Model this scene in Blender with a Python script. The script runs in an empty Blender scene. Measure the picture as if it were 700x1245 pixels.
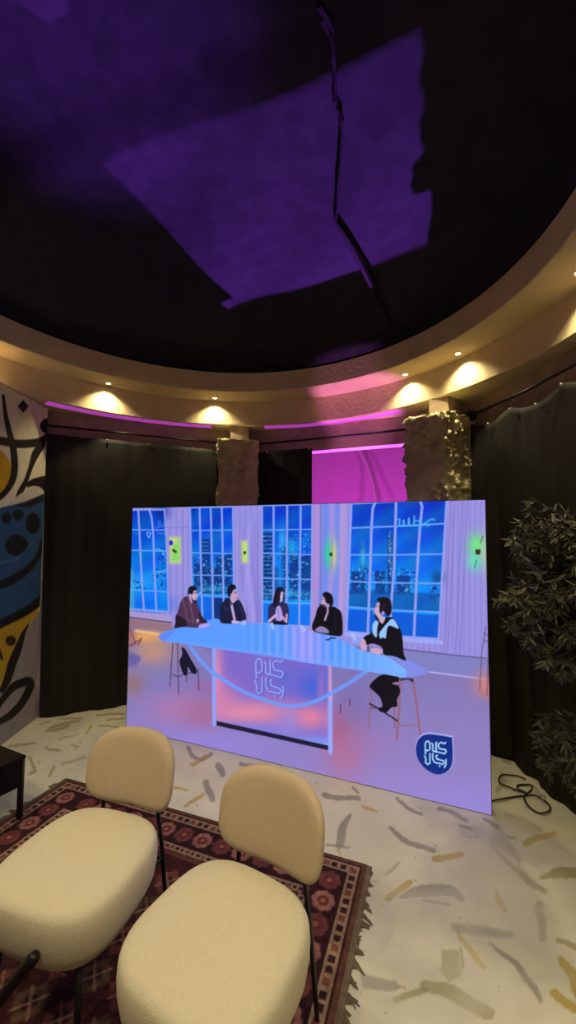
import bpy, bmesh, math, random
import numpy as np
from mathutils import Vector, Matrix
random.seed(7); rng = np.random.default_rng(7)
SC = 1.11            # model units -> metres, applied once at the very end
H = 1.6              # eye height in model units; z = 0 is the floor
col = bpy.context.scene.collection
F = 488.0; PITCH = .0573; ROLL = .0072
cp, sp, cr, sr = math.cos(PITCH), math.sin(PITCH), math.cos(ROLL), math.sin(ROLL)
r0 = np.array([1., 0, 0]); up0 = np.array([0, -sp, cp]); FW = np.array([0, cp, sp])
RI = cr*r0 + sr*up0; UP = -sr*r0 + cr*up0
def ray(px, py): return FW + (px-350)/F*RI - (py-622.5)/F*UP
def on_z(px, py, z):
    d = ray(px, py); t = (z-H)/d[2]; return Vector((d[0]*t, d[1]*t, z))
def on_y(px, py, y):
    d = ray(px, py); t = y/d[1]; return Vector((d[0]*t, y, H+d[2]*t))
def proj(P):         # P (n,3) -> px, py
    q = P - np.array([0, 0, H]); a = q@RI; b = q@UP; c = np.maximum(q@FW, 1e-3)
    return 350+F*a/c, 622.5-F*b/c
def lin(c):
    c = np.clip(np.asarray(c, float)/255., 0, None)
    return np.where(c <= .04045, c/12.92, ((c+.055)/1.055)**2.4)
def L3(*c): return tuple(float(x) for x in lin(c))
# ------------------------------------------------------------------ materials
def mat(name, c, rough=.6, metal=0, noise=0, nscale=8, bump=0, bscale=40, spec=.5, emit=None, estr=0, c2=None, detail=4):
    m = bpy.data.materials.new(name); m.use_nodes = True; nt = m.node_tree; N = nt.nodes; b = N['Principled BSDF']
    b.inputs['Base Color'].default_value = (*c, 1); b.inputs['Roughness'].default_value = rough
    b.inputs['Metallic'].default_value = metal; b.inputs['Specular IOR Level'].default_value = spec
    tc = N.new('ShaderNodeTexCoord')
    if noise or c2:
        n = N.new('ShaderNodeTexNoise'); n.inputs['Scale'].default_value = nscale; n.inputs['Detail'].default_value = detail
        nt.links.new(tc.outputs['Object'], n.inputs['Vector'])
        r = N.new('ShaderNodeValToRGB'); r.color_ramp.elements[0].position = .35; r.color_ramp.elements[1].position = .68
        d = c2 if c2 else tuple(x*(1-noise) for x in c)
        r.color_ramp.elements[0].color = (*d, 1); r.color_ramp.elements[1].color = (*c, 1)
        nt.links.new(n.outputs['Fac'], r.inputs['Fac']); nt.links.new(r.outputs['Color'], b.inputs['Base Color'])
    if bump:
        n = N.new('ShaderNodeTexNoise'); n.inputs['Scale'].default_value = bscale; n.inputs['Detail'].default_value = 6
        nt.links.new(tc.outputs['Object'], n.inputs['Vector'])
        bp = N.new('ShaderNodeBump'); bp.inputs['Strength'].default_value = bump; bp.inputs['Distance'].default_value = .01
        nt.links.new(n.outputs['Fac'], bp.inputs['Height']); nt.links.new(bp.outputs['Normal'], b.inputs['Normal'])
    if emit:
        b.inputs['Emission Color'].default_value = (*emit, 1); b.inputs['Emission Strength'].default_value = estr
    return m
def vmat(name, rough=.6, bump=0, bscale=60, noise=0, nscale=6, spec=.5, emission=False, estr=1):
    m = bpy.data.materials.new(name); m.use_nodes = True; nt = m.node_tree; N = nt.nodes; b = N['Principled BSDF']
    a = N.new('ShaderNodeAttribute'); a.attribute_name = 'Col'; tc = N.new('ShaderNodeTexCoord')
    src = a.outputs['Color']; b.inputs['Roughness'].default_value = rough; b.inputs['Specular IOR Level'].default_value = spec
    if noise:
        n = N.new('ShaderNodeTexNoise'); n.inputs['Scale'].default_value = nscale; n.inputs['Detail'].default_value = 8
        nt.links.new(tc.outputs['Object'], n.inputs['Vector'])
        mr = N.new('ShaderNodeMapRange'); mr.inputs[1].default_value = .3; mr.inputs[2].default_value = .7
        mr.inputs[3].default_value = 1-noise; mr.inputs[4].default_value = 1+noise*.4
        nt.links.new(n.outputs['Fac'], mr.inputs[0])
        mx = N.new('ShaderNodeVectorMath'); mx.operation = 'SCALE'
        nt.links.new(src, mx.inputs[0]); nt.links.new(mr.outputs[0], mx.inputs['Scale']); src = mx.outputs[0]
    if bump:
        n = N.new('ShaderNodeTexNoise'); n.inputs['Scale'].default_value = bscale; n.inputs['Detail'].default_value = 6
        nt.links.new(tc.outputs['Object'], n.inputs['Vector'])
        bp = N.new('ShaderNodeBump'); bp.inputs['Strength'].default_value = bump; bp.inputs['Distance'].default_value = .01
        nt.links.new(n.outputs['Fac'], bp.inputs['Height']); nt.links.new(bp.outputs['Normal'], b.inputs['Normal'])
    if emission:
        b.inputs['Base Color'].default_value = (.01, .01, .012, 1)
        nt.links.new(src, b.inputs['Emission Color']); b.inputs['Emission Strength'].default_value = estr
    else: nt.links.new(src, b.inputs['Base Color'])
    return m
M = dict(
    stucco=mat('cream_stucco', (.62, .50, .30), .85, noise=.12, nscale=5, bump=.55, bscale=28, spec=.2),
    plaster=mat('brown_plaster', (.42, .32, .22), .85, noise=.25, nscale=7, bump=.4, bscale=30, spec=.2),
    stone=mat('rough_stone', (.64, .55, .32), .9, c2=(.46, .40, .20), nscale=9, bump=1, bscale=45, spec=.2, detail=8),
    cloth=mat('black_curtain', (.012, .010, .008), .72, c2=(.019, .017, .013), nscale=2.2, bump=.15, bscale=8, spec=.25),
    ceilcloth=mat('black_ceiling_cloth', (.022, .020, .034), .95, noise=.3, nscale=9, spec=.05),
    seam=mat('black_seam', (.003, .003, .004), .9, spec=.1),
    rail=mat('dark_iron', (.012, .009, .008), .45, metal=.4),
    black=mat('black_metal', (.012, .011, .011), .35, metal=.5),
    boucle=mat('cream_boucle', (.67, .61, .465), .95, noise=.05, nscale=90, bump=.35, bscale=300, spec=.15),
    boucle_shade=mat('shaded_back_boucle', (.53, .42, .30), .95, noise=.04, nscale=50, bump=.25, bscale=260, spec=.12),  # back faces away from the light, its shade put into the colour
    glass=mat('black_table_glass', (.008, .008, .012), .18, spec=.6, noise=.4, nscale=60),
    leaf=mat('olive_leaf', (.092, .094, .052), .6, c2=(.038, .042, .024), nscale=14, spec=.35),
    bark=mat('bark', (.05, .035, .022), .9, noise=.4, nscale=20, bump=.6),
    pot=mat('dark_pot', (.03, .028, .026), .6, bump=.2), soil=mat('soil', (.03, .02, .012), 1, bump=.8),
    pink=mat('tent_lining', (.62, .30, .60), .85, noise=.08, nscale=1.2, bump=.1, bscale=3),
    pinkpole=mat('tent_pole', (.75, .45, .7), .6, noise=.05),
    ground=mat('outside_ground', (.12, .10, .08), .9, noise=.3),
    rubber=mat('cable_rubber', (.010, .010, .009), .5), wirew=mat('pale_wire', (.35, .34, .30), .5),
    wireb=mat('dark_wire', (.02, .017, .014), .5), hook=mat('pale_hook', (.55, .50, .42), .4), fringe=mat('rug_fringe', (.17, .12, .085), .95, noise=.35, nscale=30),
    lens=mat('lamp_lens', (1, .9, .6), .4, emit=(1, .80, .42), estr=9),
    trim=mat('lamp_trim', (.75, .65, .45), .5),
    glow_purple=mat('purple_glow', (.5, .2, .5), .5, emit=L3(168, 58, 172), estr=.75),  # purple light on the beam's underside, put in as emission
    led_back=mat('panel_cabinet', (.02, .02, .022), .5, metal=.3),
)
# ------------------------------------------------------------------ object helpers
def link(name, me, m, parent=None):
    o = bpy.data.objects.new(name, me); col.objects.link(o)
    for x in (m if isinstance(m, (list, tuple)) else [m]): me.materials.append(x)
    if parent: o.parent = parent
    return o
def obj(name, bm, m, parent=None, smooth=False):
    bmesh.ops.recalc_face_normals(bm, faces=bm.faces)
    me = bpy.data.meshes.new(name); bm.to_mesh(me); bm.free()
    if smooth:
        for p in me.polygons: p.use_smooth = True
    return link(name, me, m, parent)
def tag(o, label, cat, group=None):
    o['label'] = label; o['category'] = cat
    if group: o['group'] = group
    return o
def struct(o): o['kind'] = 'structure'; return o
def thing(name, label, cat, loc=(0, 0, 0), rz=0, group=None):
    o = bpy.data.objects.new(name, None); col.objects.link(o); o.empty_display_size = .1
    o.location = loc; o.rotation_euler = (0, 0, rz); return tag(o, label, cat, group)
def box(bm, x0, x1, y0, y1, z0, z1, bev=0):
    r = bmesh.ops.create_cube(bm, size=1)
    for v in r['verts']:
        v.co = Vector(((x0+x1)/2+v.co.x*(x1-x0), (y0+y1)/2+v.co.y*(y1-y0), (z0+z1)/2+v.co.z*(z1-z0)))
    if bev:
        es = list({e for v in r['verts'] for e in v.link_edges})
        bmesh.ops.bevel(bm, geom=es, offset=bev, segments=2, affect='EDGES')
def tube(bm, pts, rad, n=8, cap=True):
    pts = [Vector(p) for p in pts]; rads = rad if isinstance(rad, (list, tuple)) else [rad]*len(pts); rings = []
    for i, p in enumerate(pts):
        t = (pts[min(i+1, len(pts)-1)]-pts[max(i-1, 0)]).normalized()
        a = t.cross(Vector((0, 0, 1)) if abs(t.z) < .9 else Vector((1, 0, 0))).normalized(); b = t.cross(a)
        rings.append([bm.verts.new(p+(a*math.cos(2*math.pi*k/n)+b*math.sin(2*math.pi*k/n))*rads[i]) for k in range(n)])
    for A, B in zip(rings, rings[1:]):
        for k in range(n): bm.faces.new((A[k], A[(k+1) % n], B[(k+1) % n], B[k]))
    if cap: bm.faces.new(rings[0]); bm.faces.new(rings[-1][::-1])
def spline(pts, n=6):
    P = [Vector(p) for p in pts]; out = []
    for i in range(len(P)-1):
        a, b, c, d = P[max(i-1, 0)], P[i], P[i+1], P[min(i+2, len(P)-1)]
        for k in range(n):
            t = k/n; out.append(.5*((2*b)+(c-a)*t+(2*a-5*b+4*c-d)*t*t+(3*b-a-3*c+d)*t**3))
    return out+[P[-1]]
def prism(bm, poly, z0, z1):
    a = [bm.verts.new((x, y, z0)) for x, y in poly]; b = [bm.verts.new((x, y, z1)) for x, y in poly]
    bm.faces.new(a[::-1]); bm.faces.new(b)
    for i in range(len(a)): j = (i+1) % len(a); bm.faces.new((a[i], a[j], b[j], b[i]))
def sphere(bm, c, r, u=10, v=6, s=(1, 1, 1)):
    bmesh.ops.create_uvsphere(bm, u_segments=u, v_segments=v, radius=r, matrix=Matrix.Translation(c) @ Matrix.Diagonal((*s, 1)))
def grid_mesh(name, co, nu, nv, colors, m, parent=None, extra=None):
    """co (nu*nv,3) row-major; extra = (verts, quads) closed backing added to the same mesh"""
    i = np.arange(nu*nv).reshape(nv, nu)
    q = np.stack([i[:-1, :-1], i[:-1, 1:], i[1:, 1:], i[1:, :-1]], -1).reshape(-1, 4)
    n0 = len(co); mi = np.zeros(len(q), int)
    if extra is not None:
        ev, eq = extra; co = np.vstack([co, ev]); q = np.vstack([q, np.array(eq)+n0])
        if colors is not None: colors = np.vstack([colors, np.tile(colors.mean(0)*.5, (len(ev), 1))])
    me = bpy.data.meshes.new(name); me.vertices.add(len(co)); me.vertices.foreach_set('co', co.astype(np.float32).ravel())
    me.loops.add(q.size); me.loops.foreach_set('vertex_index', q.astype(np.int32).ravel())
    me.polygons.add(len(q)); me.polygons.foreach_set('loop_start', np.arange(0, q.size, 4, dtype=np.int32))
    me.polygons.foreach_set('loop_total', np.full(len(q), 4, np.int32))
    me.update(calc_edges=True)
    if colors is not None:
        a = me.color_attributes.new('Col', 'FLOAT_COLOR', 'POINT')
        a.data.foreach_set('color', np.hstack([lin(colors), np.ones((len(co), 1))]).astype(np.float32).ravel())
    return link(name, me, m, parent)
# ------------------------------------------------------------------ pattern painter (flat pattern colours on a dense mesh)
class Paint:
    def __init__(s, X, Y, base): s.X, s.Y = X, Y; s.c = np.tile(np.array(base, float), (len(X), 1))
    def _mix(s, idx, a, c):
        a = a[:, None]; s.c[idx] = s.c[idx]*(1-a) + (c(s.X[idx], s.Y[idx]) if callable(c) else np.array(c, float))*a
    def poly(s, pts, c, soft=1., a=1.):
        p = np.array(pts, float); lo = p.min(0)-soft; hi = p.max(0)+soft
        idx = np.nonzero((s.X > lo[0]) & (s.X < hi[0]) & (s.Y > lo[1]) & (s.Y < hi[1]))[0]
        if not len(idx): return
        x, y = s.X[idx], s.Y[idx]; d = np.full(len(idx), 1e9); ins = np.zeros(len(idx), bool)
        for (x0, y0), (x1, y1) in zip(p, np.roll(p, -1, 0)):
            vx, vy = x1-x0, y1-y0; t = np.clip(((x-x0)*vx+(y-y0)*vy)/(vx*vx+vy*vy+1e-12), 0, 1)
            d = np.minimum(d, np.hypot(x-x0-t*vx, y-y0-t*vy))
            if y0 != y1: ins ^= ((y0 > y) != (y1 > y)) & (x < vx*(y-y0)/(vy if vy else 1e-9)+x0)
        sd = np.where(ins, d, -d); s._mix(idx, np.clip(.5+sd/soft, 0, 1)*a, c)
    def line(s, pts, w, c, soft=1., a=1., curve=False):
        if curve and len(pts) > 2:
            wl = list(w) if hasattr(w, '__len__') else [w]*len(pts)
            q = spline([(x_, y_, w_) for (x_, y_), w_ in zip(pts, wl)], 6); pts = [(v[0], v[1]) for v in q]; w = [v[2] for v in q]
        p = np.array(pts, float); ws = np.array(w if hasattr(w, '__len__') else [w]*len(p), float)/2; m = ws.max()+soft
        lo = p.min(0)-m; hi = p.max(0)+m
        idx = np.nonzero((s.X > lo[0]) & (s.X < hi[0]) & (s.Y > lo[1]) & (s.Y < hi[1]))[0]
        if not len(idx): return
        x, y = s.X[idx], s.Y[idx]; sd = np.full(len(idx), -1e9)
        for i in range(len(p)-1):
            vx, vy = p[i+1]-p[i]; t = np.clip(((x-p[i, 0])*vx+(y-p[i, 1])*vy)/(vx*vx+vy*vy+1e-12), 0, 1)
            sd = np.maximum(sd, ws[i]*(1-t)+ws[i+1]*t-np.hypot(x-p[i, 0]-t*vx, y-p[i, 1]-t*vy))
        s._mix(idx, np.clip(.5+sd/soft, 0, 1)*a, c)
    def spoly(s, pts, c, soft=1., a=1.):
        p = np.array(pts, float)
        for _ in range(2):
            q = np.roll(p, -1, 0); p = np.stack([p*.78+q*.22, p*.22+q*.78], 1).reshape(-1, 2)
        s.poly(p, c, soft, a)
    def ell(s, cx, cy, rx, ry, c, soft=1., a=1., rot=0, n=22):
        k = np.arange(n)*2*np.pi/n; X = rx*np.cos(k); Y = ry*np.sin(k)
        s.poly(np.stack([cx+X*math.cos(rot)-Y*math.sin(rot), cy+X*math.sin(rot)+Y*math.cos(rot)], 1), c, soft, a)
    def blob(s, cx, cy, rx, ry, c, a=1.):      # gaussian
        g = np.exp(-(((s.X-cx)/rx)**2+((s.Y-cy)/ry)**2)); idx = np.nonzero(g > .01)[0]; s._mix(idx, g[idx]*a, c)
def crop(pts, ox, oy, k): return [(ox+x/k, oy+y/k) for x, y in pts]

# ================================================================== FLOOR
def axis(lo, hi, st, outer): return np.concatenate([[outer[0], (outer[0]+lo)/2], np.arange(lo, hi, st), [(outer[1]+hi)/2, outer[1]]])
ax = axis(-2.3, 1.75, .0065, (-9, 9)); ay = axis(1.15, 4.1, .0065, (-3, 14))
GX, GY = np.meshgrid(ax, ay); co = np.stack([GX.ravel(), GY.ravel(), np.zeros(GX.size)], 1)
px, py = proj(co); bad = co[:, 1] < .9; px[bad] = -9999
P = Paint(px+1.0*np.sin(py*.17+px*.06)+.5*np.sin(px*.5+py*.23), py+.8*np.sin(px*.11+py*.05)+.35*np.sin(px*.5-py*.4), (212, 209, 188))
GR, BR, MU, OL = (128, 124, 112), (132, 122, 104), (176, 148, 66), (150, 142, 96)
for c, w, pts in [
 (OL,3,[(57,889),(69,888),(83,882)]),(OL,3,[(11,908),(23,905),(41,903)]),(OL,1.6,[(71,899),(96,892)]),(OL,3,[(56,909),(60,911.5),(73,912.5)]),
 (BR,3,[(74,928),(88,925),(102,921)]),(OL,3.2,[(65,932),(61,943)]),(OL,4,[(37,921),(41,937),(36,941)]),(OL,2,[(88,905),(95,907)]),
 (OL,3,[(60,886),(96,875)]),(MU,3,[(106,891),(111,882)]),(OL,2,[(120,883),(144,884)]),(OL,2.5,[(117,870),(150,868)]),(OL,2,[(74,875),(99,872)]),
 (OL,2,[(130,876),(152,873)]),(OL,2,[(50,880),(62,877)]),(BR,2,[(20,925),(30,930)]),
 (GR,4.5,[(228,910),(232,917),(243,923),(258,916)]),(MU,4,[(234,930),(243,925),(252,919)]),(GR,8,[(264,931),(271,942)]),(GR,8,[(251,951),(257,972)]),
 (MU,4,[(224,979),(247,966)]),(MU,3,[(211,958),(228,960)]),(GR,4.5,[(292,929),(324,932)]),(GR,6,[(393,966),(414,970),(436,971)]),(GR,3,[(429,958),(436,965)]),
 (MU,3,[(380,970),(386,976)]),(GR,[5,10,9],[(425,992),(418,1005),(412,1028)]),(GR,3,[(397,1028),(423,1030)]),(MU,3,[(410,1033),(416,1043)]),
 (MU,3,[(439,980),(458,986)]),(GR,4,[(481,971),(499,984),(511,989)]),(GR,5,[(533,984),(550,988),(567,997)]),(GR,4.5,[(589,997),(606,1006)]),
 (GR,[4,7,5],[(473,1007),(499,1025),(528,1035)]),(MU,7.5,[(529,1044),(560,1039)]),(MU,[10,8],[(473,1091),(497,1074)]),
 (GR,[6,14,14,6],[(489,1091),(512,1083),(544,1083),(562,1093)]),(MU,[2,8,5],[(603,1084),(608,1097),(613,1107)]),(GR,3,[(515,1094),(546,1101)]),
 (BR,[4,8,7],[(601,1032),(631,1061),(661,1084)]),(BR,5,[(614,989),(640,999),(656,1008)]),(MU,[8,7,6],[(638,1026),(653,1018),(673,1013)]),
 (OL,[5,13,12],[(659,1067),(679,1062),(702,1060)]),(MU,[4,7,6],[(556,1132),(571,1156),(588,1175)]),
 (GR,[4,7,8,5],[(595,1147),(623,1169),(644,1194),(658,1218)]),(OL,4,[(559,1154),(563,1177)]),(OL,8,[(481,1216),(516,1203)]),
 (OL,[14,18,16],[(518,1198),(546,1206),(593,1233)]),(MU,3,[(484,1199),(494,1202)]),(OL,7,[(679,1143),(702,1154)]),
 (MU,[8,14,12],[(681,1167),(696,1186),(706,1214)]),(MU,11,[(674,1208),(698,1226)]),(GR,2,[(449,1071),(460,1072)]),(GR,2,[(441,1126),(452,1126)]),
 (BR,3,[(470,1062),(476,1058),(484,1048)]),(GR,4,[(618,1017),(626,1019)]),(BR,10,[(655,1100),(660,1140)]),(MU,5,[(636,925),(644,930)]),
 (OL,5,[(612,925),(620,928)]),(BR,6,[(612,950),(604,962)]),(GR,3,[(560,1003),(572,1008)])]:
    soft = 1.6 if c is not BR else 3.
    P.line(pts, w, c, soft, .72 if c is not BR else .5, True)
P.line([(552,1126),(580,1132),(620,1136)], [9,14,8], GR, 6, .5)
P.poly([(537,1154),(556,1154),(561,1186),(546,1194),(535,1177)], OL, 2, .65)
P.poly([(439,1185),(480,1192),(487,1201),(482,1205),(440,1202)], GR, 2, .55)
for k in range(260):                               # small paint flecks
    x = rng.uniform(0, 700); y = rng.uniform(880, 1245); r_ = rng.uniform(.4, 1.3)
    P.ell(x, y, r_*1.6, r_, (120, 110, 95), 1.2, .45, rng.uniform(0, 3), 8)
for k in range(34):                                # broad faint clouding of the marble
    P.blob(rng.uniform(380, 700), rng.uniform(980, 1245), rng.uniform(15, 50), rng.uniform(8, 28), (196, 190, 176), .5)
floor = struct(grid_mesh('floor', co, len(ax), len(ay), P.c, vmat('painted_marble_floor', .42, noise=.12, nscale=3, spec=.35, bump=.05)))

# ================================================================== RING CORNICE
C0 = Vector((-.469, 2.019)); K = 1.127
RA, RD = 1.769, 2.059; ZA, ZB, ZD = H+1.5556, H+1.3732, H+1.127; RO = 2.80
def ringpt(r, a, z): return Vector((C0.x+r*math.sin(a), C0.y+r*math.cos(a), z))
def revolve(prof, n=160):
    bm = bmesh.new(); R = []
    for k in range(n):
        a = 2*math.pi*k/n; R.append([bm.verts.new(ringpt(r, a, z)) for r, z in prof])
    m = len(prof)
    for k in range(n):
        for j in range(m): bm.faces.new((R[k][j], R[k][(j+1) % m], R[(k+1) % n][(j+1) % m], R[(k+1) % n][j]))
    return bm
b_ = .006
o = obj('ceiling_ring_cornice', revolve([(RA, ZA), (RA, ZB+b_), (RA+b_, ZB), (RD, ZB), (RD, ZD+b_), (RD+b_, ZD), (RO, ZD), (RO, ZA)]), M['stucco'])
o.name = 'ceiling.001'; struct(o)
for p in o.data.polygons: p.use_smooth = False
# black cloth stretched over the round opening, with a step fold
g = np.linspace(-2.1, 2.1, 150); CX, CY = np.meshgrid(g+C0.x, g+C0.y)
def sstep(x, a, b): t = np.clip((x-a)/(b-a), 0, 1); return t*t*(3-2*t)
n_ = np.array([.355, .935]); d_ = (CX+.8)*n_[0]+(CY-1.56)*n_[1]           # >0 on the far side of the fold line
fold = 1-sstep(d_, -.03, .07)
seamx = np.interp(CY, [-1, .9, 1.33, 1.96, 2.3, 2.69, 4.2], [.08, .12, .16, .24, .42, .64, 1.3])
CZ = H+1.60 + .16*fold + .02*np.sin(CX*3+1)*np.cos(CY*2.3) + .01*np.sin(CX*9+CY*4) + .035*sstep(CX-seamx, 0, .5)
CZ = CZ + .012*np.sin(CX*17-CY*5)*fold
rr = np.hypot(CX-C0.x, CY-C0.y); CZ = np.where(rr > 1.75, H+1.565+(CZ-H-1.565)*np.clip((2.1-rr)/.35, 0, 1)*0+ .01, CZ)
ccl = grid_mesh('ceiling', np.stack([CX.ravel(), CY.ravel(), CZ.ravel()], 1), 150, 150, None, M['ceilcloth']); struct(ccl)
for p in ccl.data.polygons: p.use_smooth = True
bm = bmesh.new()
sp_ = [on_z(x, y, H+1.575) for x, y in [(380,-40),(388,5),(402,40),(407,95),(408,128),(415,145),(413,200),(408,268)]]
tube(bm, spline(sp_, 4), [.006+.004*(k % 5 == 0) for k in range(len(spline(sp_, 4)))], 6)
sp2 = [on_z(x, y, H+1.575) for x, y in [(408,268),(426,296),(444,332),(466,375),(478,400)]]
tube(bm, spline(sp2, 4), [.006, .012, .016, .020, .020, .020, .020, .018, .018, .018, .018, .016, .016, .014, .012, .01, .008][:17], 6)
sp3 = [on_z(x, y, H+1.575) for x, y in [(388,5),(400,25),(403,40),(392,22)]]
tube(bm, spline(sp3, 3), .012, 6)
struct(obj('trim_1', bm, M['seam']))

# ================================================================== OUTER WALLS, LINTELS, PILLARS
LZ = H+.865
def wall_seg(name, a, b, z0, z1, th, m):
    a, b = Vector(a), Vector(b); d = (b-a).normalized(); n = Vector((-d.y, d.x))
    if (a-C0).dot(n) < 0: n = -n
    bm = bmesh.new(); prism(bm, [tuple(a), tuple(b), tuple(b+n*th), tuple(a+n*th)], z0, z1)
    return struct(obj(name, bm, m))
wall_seg('wall_left_lintel', (-2.30, 3.62), (-.50, 4.42), LZ, ZD+.002, .14, M['plaster']).name = 'wall_left'
wall_seg('wall_back', (-.50, 4.42), (.20, 4.111), LZ-.10, ZD+.002, .14, M['plaster'])
wall_seg('wall_back', (.20, 4.111), (1.22, 3.66), LZ, ZD+.002, .14, M['plaster'])
wall_seg('wall_right', (1.115, 3.62), (1.66, 3.28), .0, ZD+.002, .14, M['plaster'])
wall_seg('wall_right', (1.60, 3.30), (1.74, 1.9), LZ+.02, ZD+.002, .14, M['plaster'])
def rough_pillar(name, poly, z1, label, seed, amp):
    t = thing(name, label, 'pillar', (0, 0, 0)); r = random.Random(seed)
    cx = sum(p[0] for p in poly)/4; cy = sum(p[1] for p in poly)/4
    core = bmesh.new(); ov = (Vector((cx, cy))-C0).normalized()*.10; prism(core, [(cx+ov.x+(x-cx)*.5, cy+ov.y+(y-cy)*.5) for x, y in poly], z1-.15, ZD+.003)
    obj('core', core, M['plaster'], t)
    from mathutils import noise
    bm = bmesh.new(); n = 26; nz = 190; pts = []
    for i in range(4):
        a, b = poly[i], poly[(i+1) % 4]
        for k in range(n): pts.append((a[0]+(b[0]-a[0])*k/n, a[1]+(b[1]-a[1])*k/n, k/n, i))
    zs = [z1*j/nz for j in range(nz+1)]
    rings = []
    for z in zs:
        ring = []
        for x, y, u, f in pts:
            p = Vector((x*5+seed, y*5, z*5)); m_ = noise.noise(p*.9)+.35*noise.noise(p*2.7)
            edge = max(0, 1-min(u, 1-u)*7); top = max(0, 1-(z1-z)*7)
            mask = min(1, max(0, (m_+.06)*3.5)+.8*edge*max(0, noise.noise(p*1.6)+.5)+.9*top+(.55 if f in rough_f[name] else 0))
            dd = amp*mask*(.35+noise.noise(p*4.5)+.6*noise.noise(p*11)+.35*noise.noise(p*23))
            v = Vector((x-cx, y-cy)); v.normalize()
            ring.append(bm.verts.new((x+v.x*dd, y+v.y*dd, z+(.35*amp*noise.noise(p*9)*top))))
        rings.append(ring)
    m = len(pts)
    for A, B in zip(rings, rings[1:]):
        for k in range(m): bm.faces.new((A[k], A[(k+1) % m], B[(k+1) % m], B[k]))
    c = bm.verts.new((cx, cy, z1+.004))
    for k in range(m): bm.faces.new((rings[-1][k], rings[-1][(k+1) % m], c))
    obj('stone_cladding', bm, M['stone'], t, True)
    return t
rough_f = {'stone_pillar': (), 'rough_stone_pillar': (1,)}
rough_pillar('stone_pillar', [(-.675, 3.90), (-.305, 3.98), (-.37, 4.31), (-.74, 4.23)], H+.945, 'rough-topped stone pillar standing behind the middle of the lit screen', 3, .035)
rough_pillar('rough_stone_pillar', [(.955, 3.215), (1.18, 3.0), (1.46, 3.20), (1.24, 3.43)], H+.945, 'crumbly stone pillar with a sharp corner behind the right end of the screen', 11, .055)

# ================================================================== MURAL WALL
my = np.arange(2.2, 3.555, .0055); mz = np.arange(0, ZD-.001, .009)
YY, ZZ = np.meshgrid(my, mz); XX = -2.165+0*YY+(YY-3.55)*-.03
co = np.stack([XX.ravel(), YY.ravel(), ZZ.ravel()], 1); px, py = proj(co)
P = Paint(px, py, (228, 219, 180)); K1 = (38, 30, 24); s1 = lambda p: crop(p, 0, 460, 5.657); s2 = lambda p: crop(p, 0, 670, 5.41)
P.poly([(-90,640),(-20,625),(5,616),(30,610),(53,600),(60,596),(52,735),(30,746),(0,760),(-90,800)], (50, 84, 118), 2)
P.poly([(-90,800),(0,762),(20,754),(48,733),(46,745),(35,760),(24,780),(10,815),(2,838),(-90,880)], (186, 150, 40), 1.2)
P.poly([(46,745),(35,762),(24,782),(14,812),(4,838),(-90,890),(-90,1000),(60,1000),(60,735)], (150, 143, 136), 1.2)
P.ell(-14, 574, 28, 31, (200, 156, 22), 1.2)
P.line(s1([(22,120),(38,250),(62,360),(90,480),(100,600),(85,700),(30,790),(-60,850)]), [3.4,5.2,6.9,8.0,8.6,8.0,6.9,9.2], K1, 1., 1., True)
P.line(s1([(-120,430),(0,430),(120,450),(230,445),(300,420),(335,380)]), [10.3,10.3,10.3,9.8,8.0,4.6], K1, 1., 1., True)
P.poly(s1([(160,148),(196,192),(160,238),(122,190)]), K1)
P.ell(58.5, 518, 10, 9.5, K1)
P.line(s1([(290,450),(245,520),(215,600),(180,700),(140,780),(110,830)]), [9.2,9.2,5.8,5.2,6.9,1.7], K1, 1., 1., True)
P.poly(s1([(165,730),(225,690),(290,672),(360,672),(360,790),(300,780),(270,750),(230,740),(190,750)]), K1)
P.poly(s1([(30,882),(90,830),(140,795),(200,755),(250,740),(285,755),(305,780),(270,805),(180,840),(90,868)]), (208, 200, 180))
P.poly(s1([(60,885),(180,850),(300,800),(300,840),(200,890),(120,880)]), (34, 34, 34), 1.5)
for x, y, a, b in [(8,630,6,7),(22,626,7,7),(40,636,9,13),(20,663,14,13),(-16,650,10,12)]: P.ell(x, y, a, b, (30, 30, 32), 2)
P.line([(52,655),(48,672),(38,688),(20,702),(0,711),(-40,722)], [3.4,5.8,8.0,10.3,10.3,10.3], (32, 32, 30), 2, 1., True)
P.line([(-60,690),(0,684),(20,680),(40,660)], [4,4,3,2], (80, 120, 150), 2, .6)
P.line([(52,722),(44,734),(28,745),(0,759),(-60,790)], [3.4,9.2,10.3,10.3,10.3], (30, 28, 28), 1.5, 1., True)
P.ell(13, 779, 6.3, 6.3, (60, 34, 20), 1.2)
P.line(s2([(188,485),(155,540),(120,640),(80,740),(50,840),(10,920)]), [1.7,4.6,9.2,10.3,9.2,5.8], K1, 1., 1., True)
P.line(s2([(-70,1110),(0,1000),(80,900),(150,865),(190,860),(195,900),(150,990),(80,1070),(0,1120),(-90,1150)]), [9.2,6.9,9.2,10.3,11.5,9.2,9.2,9.2,8.0,9.2], K1, 1., 1., True)
P.line(s2([(-10,660),(15,710)]), [6,3], K1)
ev = [(XX[0,0]-.2, 2.2, 0), (XX[0,-1]-.2, my[-1], 0), (XX[0,0]-.2, 2.2, mz[-1]), (XX[0,-1]-.2, my[-1], mz[-1])]
nu, nv = len(my), len(mz)
bs = nu*nv
mural = grid_mesh('wall_mural', co, nu, nv, P.c, vmat('mural_paint', .7, bump=.5, bscale=30, noise=.12, nscale=14, spec=.25))
bm = bmesh.new(); prism(bm, [(XX[0,-1], my[-1]), (XX[0,-1]-.03, my[-1]+.02), (-2.42, my[-1]), (-2.42, 2.2), (XX[0,0]-.002, 2.2), (XX[0,-1]-.002, my[-1])], 0, ZD)
mb = struct(obj('wall_left', bm, M['plaster']))
mural.name = 'trim_2'; struct(mural)
mural['label'] = 'wall painted with black calligraphy over cream, mustard and blue'

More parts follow.
